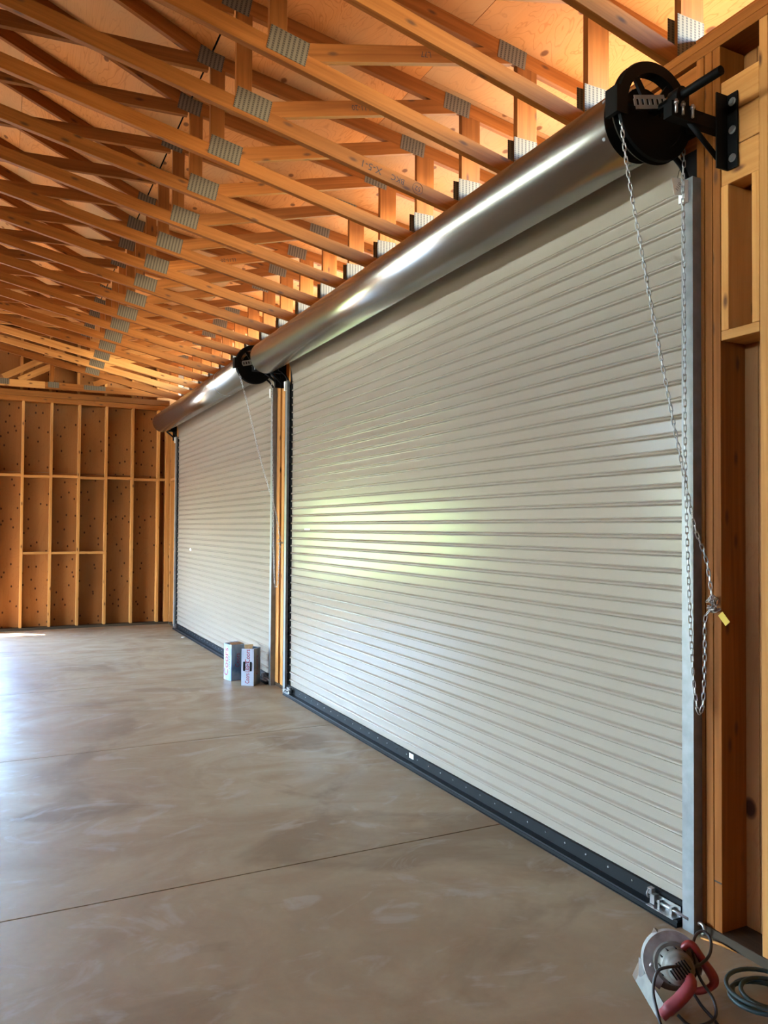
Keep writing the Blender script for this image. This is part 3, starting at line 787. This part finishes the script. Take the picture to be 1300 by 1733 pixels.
def add_spoke(bm, yw, a):
    c, s = math.cos(a), math.sin(a)
    p = lambda r, t: (AX+r*c-t*s, AZ+r*s+t*c)
    q = [p(0.04, -0.016), p(0.152, -0.013), p(0.152, 0.013), p(0.04, 0.016)]
    A = [bm.verts.new((x, yw-0.006, z)) for x, z in q]; B = [bm.verts.new((x, yw+0.006, z)) for x, z in q]
    bm.faces.new(A); bm.faces.new(B[::-1])
    for i in range(4): bm.faces.new((A[i], A[(i+1) % 4], B[(i+1) % 4], B[i]))
d1 = roller_door('door_1', 2.293, 7.15, 'cream corrugated steel roller door, the large near one beside the right-hand studs', True)
d2 = roller_door('door_2', 7.65, 12.45, 'cream corrugated steel roller door, the farther one behind the two cartons', False)
# small stickers and scraps stuck to the curtains
box('sticker', d1, (XC-0.0015, 6.62, 1.565), (XC-0.0005, 6.76, 1.592), 'paper', axis=1)
box('sticker', d1, (2.5095, 4.60, 0.052), (2.5118, 4.66, 0.084), 'paper', axis=1)
bm = bmesh.new(); add_tube(bm, [(XC-0.014, 11.46+0.03*math.cos(a), 1.26+0.026*math.sin(a)) for a in [i*0.5 for i in range(8)]], 0.008, 6)
link('tape_scrap', mesh(bm, 'white_plastic'), d2)

# ------------------------------------------------------------------ hand chains
def link_mesh():
    bm = bmesh.new(); pts = []
    a, b = 0.0100, 0.0058
    for i in range(14):
        t = 2*math.pi*i/14; x = b*math.cos(t); z = b*math.sin(t); z += a if z > 1e-6 else (-a if z < -1e-6 else 0)
        pts.append((x, 0, z*1.0))
    add_tube(bm, pts, 0.0021, 6, True)
    return mesh(bm, 'zinc', True)
LM = link_mesh()
def chain_frames(pts, step=0.0255):
    pts = spline(pts, 12); out = []; acc = 0; i = 0; pos = pts[0]; tgt = 0.0
    seg = 0
    for p, q in zip(pts[:-1], pts[1:]):
        L = (q-p).length
        while tgt <= acc+L:
            t = (tgt-acc)/L if L > 0 else 0
            out.append((p.lerp(q, t), (q-p).normalized())); tgt += step
        acc += L
    return out
def frame_rot(t, k):
    ref = V((1, 0.2, 0)); x = (ref-t*ref.dot(t)).normalized(); y = t.cross(x)
    a = math.radians(45+90*(k % 2)); x2 = x*math.cos(a)+y*math.sin(a); y2 = t.cross(x2)
    return Matrix((x2, y2, t)).transposed()
yw = 2.293-0.03
right_run = [(AX+0.168, yw, 3.18), (2.456, 2.250, 3.084), (2.458, 2.258, 3.0), (2.462, 2.256, 2.547), (2.466, 2.255, 1.831), (2.470, 2.242, 1.358), (2.474, 2.229, 1.078),
             (2.478, 2.215, 0.929), (2.482, 2.201, 0.884), (2.488, 2.189, 0.925), (2.492, 2.184, 1.084), (2.496, 2.185, 1.246), (2.500, 2.165, 1.29)]
left_run = [(2.118, 2.250, 3.20), (2.149, 2.245, 2.993), (2.209, 2.235, 2.69), (2.276, 2.225, 2.374), (2.343, 2.215, 2.078), (2.397, 2.210, 1.86), (2.455, 2.20, 1.62), (2.495, 2.177, 1.479), (2.501, 2.155, 1.33)]
hc = empty('hand_chain', (2.47, 2.2, 0.9), 'long zinc hand chain hanging from the near black chain wheel, knotted at the studs', 'chain')
n = 0
for run in (right_run, left_run):
    for p, t in chain_frames(run):
        link('chain_link', LM, hc, p, frame_rot(t, n)); n += 1
for k in range(20):                                              # the knotted bunch
    a = k*2.4; p = V((2.502+0.010*math.cos(a), 2.152+0.030*math.sin(a*1.3), 1.312+0.024*math.cos(a*0.9)))
    t = V((math.sin(a), math.cos(a*1.7), math.sin(a*2.3)+0.2)).normalized()
    link('chain_link', LM, hc, p, frame_rot(t, k))
bm = bmesh.new(); c = V((2.496, 2.096, 1.262))
u_ = V((0.1, -0.62, -0.75)).normalized(); v_ = V((0.05, 0.75, -0.62)).normalized()
q = [c-u_*0.024-v_*0.014, c+u_*0.024-v_*0.014, c+u_*0.024+v_*0.014, c-u_*0.024+v_*0.014]
nn = u_.cross(v_)*0.0008
A = [bm.verts.new(x+nn) for x in q]; B = [bm.verts.new(x-nn) for x in q]
bm.faces.new(A); bm.faces.new(B[::-1])
for i in range(4): bm.faces.new((A[i], A[(i+1) % 4], B[(i+1) % 4], B[i]))
tag(link('yellow_tag', mesh(bm, 'yellow'), hc), 'yellow plastic tag')
# paper tag tied at the top of the guide
pt = empty('paper_tag', (2.452, 2.262, 2.99), 'small white paper tag hanging beside the chain below the near chain wheel', 'tag')
bm = bmesh.new(); add_box(bm, (-0.026, -0.0005, -0.035), (0.026, 0.0005, 0.035))
link('tag_card', mesh(bm, 'paper'), pt, (2.440, 2.268, 2.99), Matrix.Rotation(math.radians(-12), 3, 'Y'))
text('lettering', pt, '5110', 0.020, (2.443, 2.2673, 2.99), (0.5, 0, 0.86), (-0.86, 0, 0.5), 'ink', lift=0.0002)
bm = bmesh.new(); add_tube(bm, spline([(2.440, 2.268, 3.022), (2.445, 2.266, 3.05), (2.455, 2.262, 3.07)], 4), 0.0012, 5); link('string', mesh(bm, 'black'), pt)
# far chain
yw = 7.65-0.03
fr = [(AX+0.168, yw, 3.18), (2.460, 7.55, 2.98), (2.462, 7.50, 2.151), (2.464, 7.45, 1.323), (2.468, 7.424, 1.059), (2.472, 7.39, 1.015), (2.478, 7.35, 1.064), (2.487, 7.335, 1.385), (2.49, 7.33, 1.46)]
fl = [(2.13, 7.61, 3.18), (2.166, 7.60, 3.039), (2.23, 7.60, 2.806), (2.352, 7.575, 2.303), (2.435, 7.52, 1.976), (2.475, 7.42, 1.737), (2.49, 7.34, 1.50)]
fc = empty('hand_chain', (2.46, 7.6, 1.05), 'small zinc hand chain hanging from the far chain wheel between the two doors', 'chain')
n = 0
for run in (fr, fl):
    for p, t in chain_frames(run):
        if n < 290: link('chain_link', LM, fc, p, frame_rot(t, n)); n += 1
for k in range(8):
    a = k*2.4; p = V((2.49+0.01*math.cos(a), 7.33+0.03*math.sin(a), 1.46+0.022*math.cos(a*0.9)))
    link('chain_link', LM, fc, p, frame_rot(V((math.sin(a), math.cos(a*1.7), 0.3)).normalized(), k))

# ------------------------------------------------------------------ cartons
def carton(M0, left, wl_, wr_, h, label, pale_left, open_flap):
    l = V((*left, 0)).normalized(); r = V((-l.y, l.x, 0)); r = r if r.x > 0 else -r
    o = V((*M0, 0))
    c = empty('drink_carton', o+(l*wl_+r*wr_)/2, label, 'carton')
    def quad(name, pts, mat, th=0.002, nrm=None):
        bm = bmesh.new(); nrm_ = (V(pts[1])-V(pts[0])).cross(V(pts[2])-V(pts[1])).normalized()*th
        a = [bm.verts.new(V(p)) for p in pts]; b = [bm.verts.new(V(p)-nrm_) for p in pts]
        bm.faces.new(a); bm.faces.new(b[::-1])
        for i in range(4): bm.faces.new((a[i], a[(i+1) % 4], b[(i+1) % 4], b[i]))
        bmesh.ops.translate(bm, vec=-(o), verts=bm.verts)
        me = mesh(bm, mat); return link(name, me, c, o)
    H = V((0, 0, h)); A, B, C_, D_ = o, o+l*wl_, o+l*wl_+r*wr_, o+r*wr_
    quad('side', [B, A, A+H, B+H], 'carton_pale' if pale_left else 'carton_pale')
    quad('side', [A, D_, D_+H*0.985, A+H], 'carton_grey')
    quad('side', [D_, C_, C_+H*1.03, D_+H*0.985], 'carton_grey'); quad('side', [C_, B, B+H, C_+H*1.03], 'carton_grey')
    Z2 = V((0, 0, 0.002)); quad('bottom', [A+Z2, B+Z2, C_+Z2, D_+Z2], 'kraft')
    return c, o, l, r, H
c1, o, l, r, H = carton((2.325, 7.632), (-0.104, 0.086), 0.135, 0.17, 0.372, 'drink carton standing in front, with dark hand holes and a lettered narrow side', True, True)
nl = (-r)
# narrow face: -l is its x direction as seen (left to right), lettering runs upward
fx = -l
mid = o + l*0.0675
text('lettering', c1, 'Coors LIGHT', 0.064, mid+V((0, 0, 0.135)), (0, 0, 1), l, 'red_print', squash=0.62, bold=0.001)
text('lettering', c1, 'Coors', 0.075, mid-l*0.002+V((0, 0, 0.300)), (0, 0, 1), l, 'red_print', squash=0.7, bold=0.001)
text('lettering', c1, 'LIGHT', 0.036, mid-l*0.002+V((0, 0, 0.200)), (0, 0, 1), l, 'navy_print', squash=0.8)
for s in (-1, 1):
    bm = bmesh.new()
    pc = mid + l*(s*0.036) + V((0, 0, 0.195)); ring = []
    for i in range(16):
        a = 2*math.pi*i/16; ring.append(bm.verts.new(pc + l*(0.013*math.cos(a)) + V((0, 0, 0.013*math.sin(a)+(0.036 if math.sin(a) > 0 else -0.036))) - r*0.0012))
    bm.faces.new(ring); link('hand_hole', mesh(bm, 'black'), c1)
text('lettering', c1, 'Coors', 0.085, o+r*0.085+V((0, 0, 0.20)), (0, 0, 1), -r, 'red_print', squash=0.9, bold=0.0)
def flap(c, pts, mat='kraft'):
    bm = bmesh.new(); vv = [bm.verts.new(V(p)) for p in pts]; bm.faces.new(vv)
    e = bmesh.ops.extrude_face_region(bm, geom=list(bm.faces)); bmesh.ops.translate(bm, vec=(0.001, -0.001, 0.002), verts=[x for x in e['geom'] if isinstance(x, bmesh.types.BMVert)])
    link('flap', mesh(bm, mat), c)
flap(c1, [o+l*0.10+H, o+l*0.02+H, o+l*0.005+H+V((0, 0, 0.05))-r*0.01, o+l*0.10+H+V((0, 0, 0.042))-r*0.01])
flap(c1, [o+r*0.02+H, o+r*0.165+H*0.985, o+r*0.14+l*0.05+H*0.96, o+r*0.03+l*0.05+H*0.96], 'carton_pale')
c2, o, l, r, H = carton((2.189, 7.978), (-0.038, 0.156), 0.16, 0.15, 0.375, 'drink carton standing behind, its pale side with large lettering facing the open floor', True, False)
mid = o+l*0.08
text('lettering', c2, 'Coors', 0.125, mid+l*0.025+V((0, 0, 0.19)), (0, 0, 1), l, 'red_print', squash=0.92, bold=0.001)
text('lettering', c2, 'LIGHT', 0.055, mid-l*0.035+V((0, 0, 0.19)), (0, 0, 1), l, 'navy_print', squash=0.9)
text('lettering', c2, 'Coors', 0.075, o+r*0.075+V((0, 0, 0.21)), (0, 0, 1), -r, 'red_print', squash=0.75)
flap(c2, [o+r*0.0+H, o+r*0.15+H, o+r*0.14+l*0.08+H+V((0, 0, 0.012)), o+r*0.02+l*0.08+H+V((0, 0, 0.012))])
flap(c2, [o+l*0.16+H, o+l*0.16+r*0.15+H*1.03, o+l*0.11+r*0.15+H*1.01, o+l*0.11+H*0.99], 'carton_pale')

# ------------------------------------------------------------------ circular saw on the floor
SB = V((2.07, 1.95, 0)); tv = V((-SB.x, -SB.y, 0)).normalized(); rv = V((-tv.y, tv.x, 0))
def S(u, n, z): return SB + rv*u + tv*n + V((0, 0, z))
saw = empty('circular_saw', SB, 'worn alloy circular saw with red handles lying on the floor near the door jamb', 'power saw')
def saw_part(name, bm, mat, smooth=False, par=None): return link(name, mesh(bm, mat, smooth), par or saw)
def disc(bm, c, ax, R0, R1, depth, a0, a1, n=20):
    """part of a ring, thick along ax"""
    ax = V(ax).normalized(); e1 = ax.orthogonal().normalized()
    e1 = (V((0, 0, 1)) - ax*ax.z).normalized(); e2 = ax.cross(e1); c = V(c); rows = []
    for i in range(n+1):
        a = math.radians(a0+(a1-a0)*i/n); dvec = e1*math.cos(a)+e2*math.sin(a)
        rows.append([bm.verts.new(c+dvec*R+ax*s) for R, s in ((R0, -depth/2), (R1, -depth/2), (R1, depth/2), (R0, depth/2))])
    for i in range(n):
        for k in range(4): bm.faces.new((rows[i][k], rows[i][(k+1) % 4], rows[i+1][(k+1) % 4], rows[i+1][k]))
    bm.faces.new(rows[0]); bm.faces.new(rows[-1][::-1])
axis = (tv*0.93 + V((0, 0, 0.30)) + rv*0.22).normalized()
GC = S(-0.005, -0.045, 0.115)
bm = bmesh.new(); disc(bm, GC, axis, 0.012, 0.098, 0.040, 150, -110, 26); saw_part('blade_guard', bm, 'guard')
bm = bmesh.new(); disc(bm, GC-axis*0.002, axis, 0.010, 0.090, 0.003, 0, 360, 40); saw_part('blade', bm, 'dirty_steel')
bm = bmesh.new(); disc(bm, GC+axis*0.03, axis, 0.002, 0.066, 0.03, 0, 360, 28); saw_part('gear_housing', bm, 'alloy')
bm = bmesh.new(); add_cyl(bm, GC+axis*0.03, GC+axis*0.105, 0.056, 0.053, 28); add_cyl(bm, GC+axis*0.105, GC+axis*0.128, 0.053, 0.040, 28); add_cyl(bm, GC+axis*0.128, GC+axis*0.133, 0.040, 0.022, 28)
mot = saw_part('motor_housing', bm, 'alloy')
bm = bmesh.new()                                             # cooling slots on the end cap
e1 = (V((0, 0, 1))-axis*axis.z).normalized(); e2 = axis.cross(e1); dg = (e1*0.8+e2*0.6).normalized(); dp = axis.cross(dg)
for k in range(-3, 4):
    hl = 0.024*math.sqrt(max(0.1, 1-(k/4.2)**2)); off = 0.1345 if abs(k) < 3 else 0.1305
    p = GC+axis*off+dp*(k*0.0095)
    add_tube(bm, [p-dg*hl, p+dg*hl], 0.0026, 5)
saw_part('vent_slot', bm, 'black', par=mot)
bm = bmesh.new()
for k in range(7):
    a = math.radians(-30+k*30); q0 = GC+(e1*math.cos(a)+e2*math.sin(a))*0.0545; add_tube(bm, [q0+axis*0.06, q0+axis*0.09], 0.003, 5)
saw_part('vent_slot', bm, 'black', par=mot)
# shoe: a brown front rail and a grey lower plate
def slab(bm, pts, th, nrm):
    nrm = V(nrm).normalized()*th; a = [bm.verts.new(p) for p in pts]; b = [bm.verts.new(p+nrm) for p in pts]
    bm.faces.new(a); bm.faces.new(b[::-1]); m_ = len(pts)
    for i in range(m_): bm.faces.new((a[i], a[(i+1) % m_], b[(i+1) % m_], b[i]))
pA, pB, pC = S(-0.062, -0.075, 0.205), S(-0.135, -0.075, 0.025), S(-0.05, 0.11, 0.003)
e = (pA-pB).normalized(); f_ = (pC-pB).normalized(); nn = e.cross(f_).normalized()
nn = nn if nn.dot(rv) > 0 else -nn
bm = bmesh.new()
def bar(bm, a, b, wv, tv_):
    q = [a, a+wv, a+wv+tv_, a+tv_]; r_ = [x+(b-a) for x in q]; A = [bm.verts.new(x) for x in q]; B = [bm.verts.new(x) for x in r_]
    bm.faces.new(A); bm.faces.new(B[::-1])
    for i in range(4): bm.faces.new((A[i], A[(i+1) % 4], B[(i+1) % 4], B[i]))
bar(bm, pB, pA, f_*0.030, nn*0.010); bar(bm, pA-e*0.028, pA-e*0.028+nn*0.06, f_*0.02, e*0.026); bar(bm, pB+e*0.10, pB+e*0.10+nn*0.02, f_*0.03, e*0.07)
saw_part('shoe_rail', bm, 'dirty_steel')
bm = bmesh.new(); slab(bm, [pB+f_*0.03, pC, pC+e*0.055, pB+f_*0.03+e*0.055], 0.004, nn); saw_part('shoe', bm, 'alloy')
bm = bmesh.new(); add_cyl(bm, pB+f_*0.07+e*0.03+nn*0.004, pB+f_*0.07+e*0.03+nn*0.03, 0.010, n=10); add_cyl(bm, pB+f_*0.12+e*0.03+nn*0.004, pB+f_*0.12+e*0.03+nn*0.012, 0.009, n=10)
add_box(bm, S(-0.095, -0.04, 0.06)-V((0.012, 0.012, 0.014)), S(-0.095, -0.04, 0.06)+V((0.012, 0.012, 0.05))); add_tube(bm, [S(-0.09, -0.03, 0.07), S(-0.065, 0.0, 0.12)], 0.006, 6)
saw_part('depth_lever', bm, 'zinc')
bm = bmesh.new(); add_tube(bm, spline([S(-0.005, -0.055, 0.165), S(-0.03, -0.03, 0.13), S(-0.055, -0.03, 0.095)], 5), 0.008, 6); saw_part('guard_lever', bm, 'red_plastic', True)
# rear handle, a closed red loop
hp = spline([S(0.025, -0.03, 0.135), S(0.035, -0.03, 0.178), S(0.062, -0.03, 0.192), S(0.098, -0.025, 0.142), S(0.128, -0.02, 0.098), S(0.122, -0.015, 0.072), S(0.085, -0.01, 0.052), S(0.06, -0.005, 0.05)], 6)
rr = [0.012+0.005*math.sin(math.pi*min(1, max(0, (i/len(hp)-0.35)/0.35))) for i in range(len(hp))]
bm = bmesh.new(); add_tube(bm, hp, rr, 10); saw_part('rear_handle', bm, 'red_plastic', True)
hp = spline([S(0.018, 0.02, 0.125), S(0.04, 0.055, 0.135), S(0.055, 0.085, 0.120), S(0.025, 0.11, 0.083), S(-0.01, 0.125, 0.05), S(-0.035, 0.135, 0.026)], 6)
rr = [0.013+0.008*min(1, i/14) - (0.003 if i > len(hp)-6 else 0) for i in range(len(hp))]
bm = bmesh.new(); add_tube(bm, hp, rr, 12); saw_part('front_handle', bm, 'pink_plastic', True)
bm = bmesh.new()
add_tube(bm, spline([S(-0.03, 0.19, 0.008), S(-0.045, 0.17, 0.05), S(-0.06, 0.13, 0.10), S(-0.045, 0.11, 0.155), S(0.01, 0.08, 0.165), S(0.07, 0.03, 0.15), S(0.115, -0.04, 0.16), S(0.122, -0.09, 0.19), S(0.098, -0.11, 0.205), S(0.072, -0.09, 0.19),
    S(0.065, -0.04, 0.15), S(0.085, 0.01, 0.105), S(0.125, 0.03, 0.055), S(0.13, 0.06, 0.018), S(0.095, 0.10, 0.007), S(0.05, 0.12, 0.007), S(0.015, 0.10, 0.02)], 8), 0.0052, 8)
add_tube(bm, spline([S(0.06, -0.005, 0.05), S(0.09, 0.02, 0.02), S(0.125, 0.06, 0.007), S(0.15, 0.12, 0.006), S(0.165, 0.20, 0.006), S(0.19, 0.34, 0.006)], 8), 0.0052, 8)
saw_part('power_cord', bm, 'black_cord', True)

# ------------------------------------------------------------------ cord coil, splinter, scraps
bm = bmesh.new(); pts = []
cc = V((2.345, 1.80, 0.0)); R0 = 0.125
for i in range(110):
    a = i*0.22; R1 = R0*(1-0.16*math.sin(a*0.31)**2 - 0.06*((i//28) % 3))
    pts.append(cc+V((R1*math.cos(a)*1.0+0.012*math.sin(a*0.5), R1*math.sin(a)*0.95, 0.008+0.013*(i/32.0) + 0.006*math.sin(a*0.7)+0.006)))
add_tube(bm, pts, 0.0075, 8)
tag(link('extension_cord', mesh(bm, 'green_cord', True)), 'dark green extension cord coiled on the floor at the right edge by the sill', 'cord')
bm = bmesh.new(); add_tube(bm, [(2.485, 2.20, 0.006), (2.515, 2.13, 0.007), (2.522, 2.065, 0.005)], [0.003, 0.006, 0.002], 5)
tag(link('wood_splinter', mesh(bm, 'fir_pale')), 'pale wood splinter lying along the sill plate by the door jamb', 'splinter')
bm = bmesh.new(); add_tube(bm, [(2.506, 2.218, 0.035+0.016*math.sin(a)) if False else (2.506, 2.216+0.016*math.cos(a), 0.03+0.02*math.sin(a)) for a in [0.6+i*0.5 for i in range(9)]], 0.0065, 6)
tag(link('hook_scrap', mesh(bm, 'zinc', True)), 'small curled metal clip on the floor behind the near door guide', 'clip')
bm = bmesh.new(); bmesh.ops.create_icosphere(bm, subdivisions=1, radius=0.02)
for v in bm.verts: v.co = V((2.40+v.co.x*1.6, 11.35+v.co.y, max(0.0, 0.012+v.co.z*0.6)))
tag(link('foam_scrap', mesh(bm, 'white_plastic')), 'white foam scrap on the floor before the farther door', 'scrap')
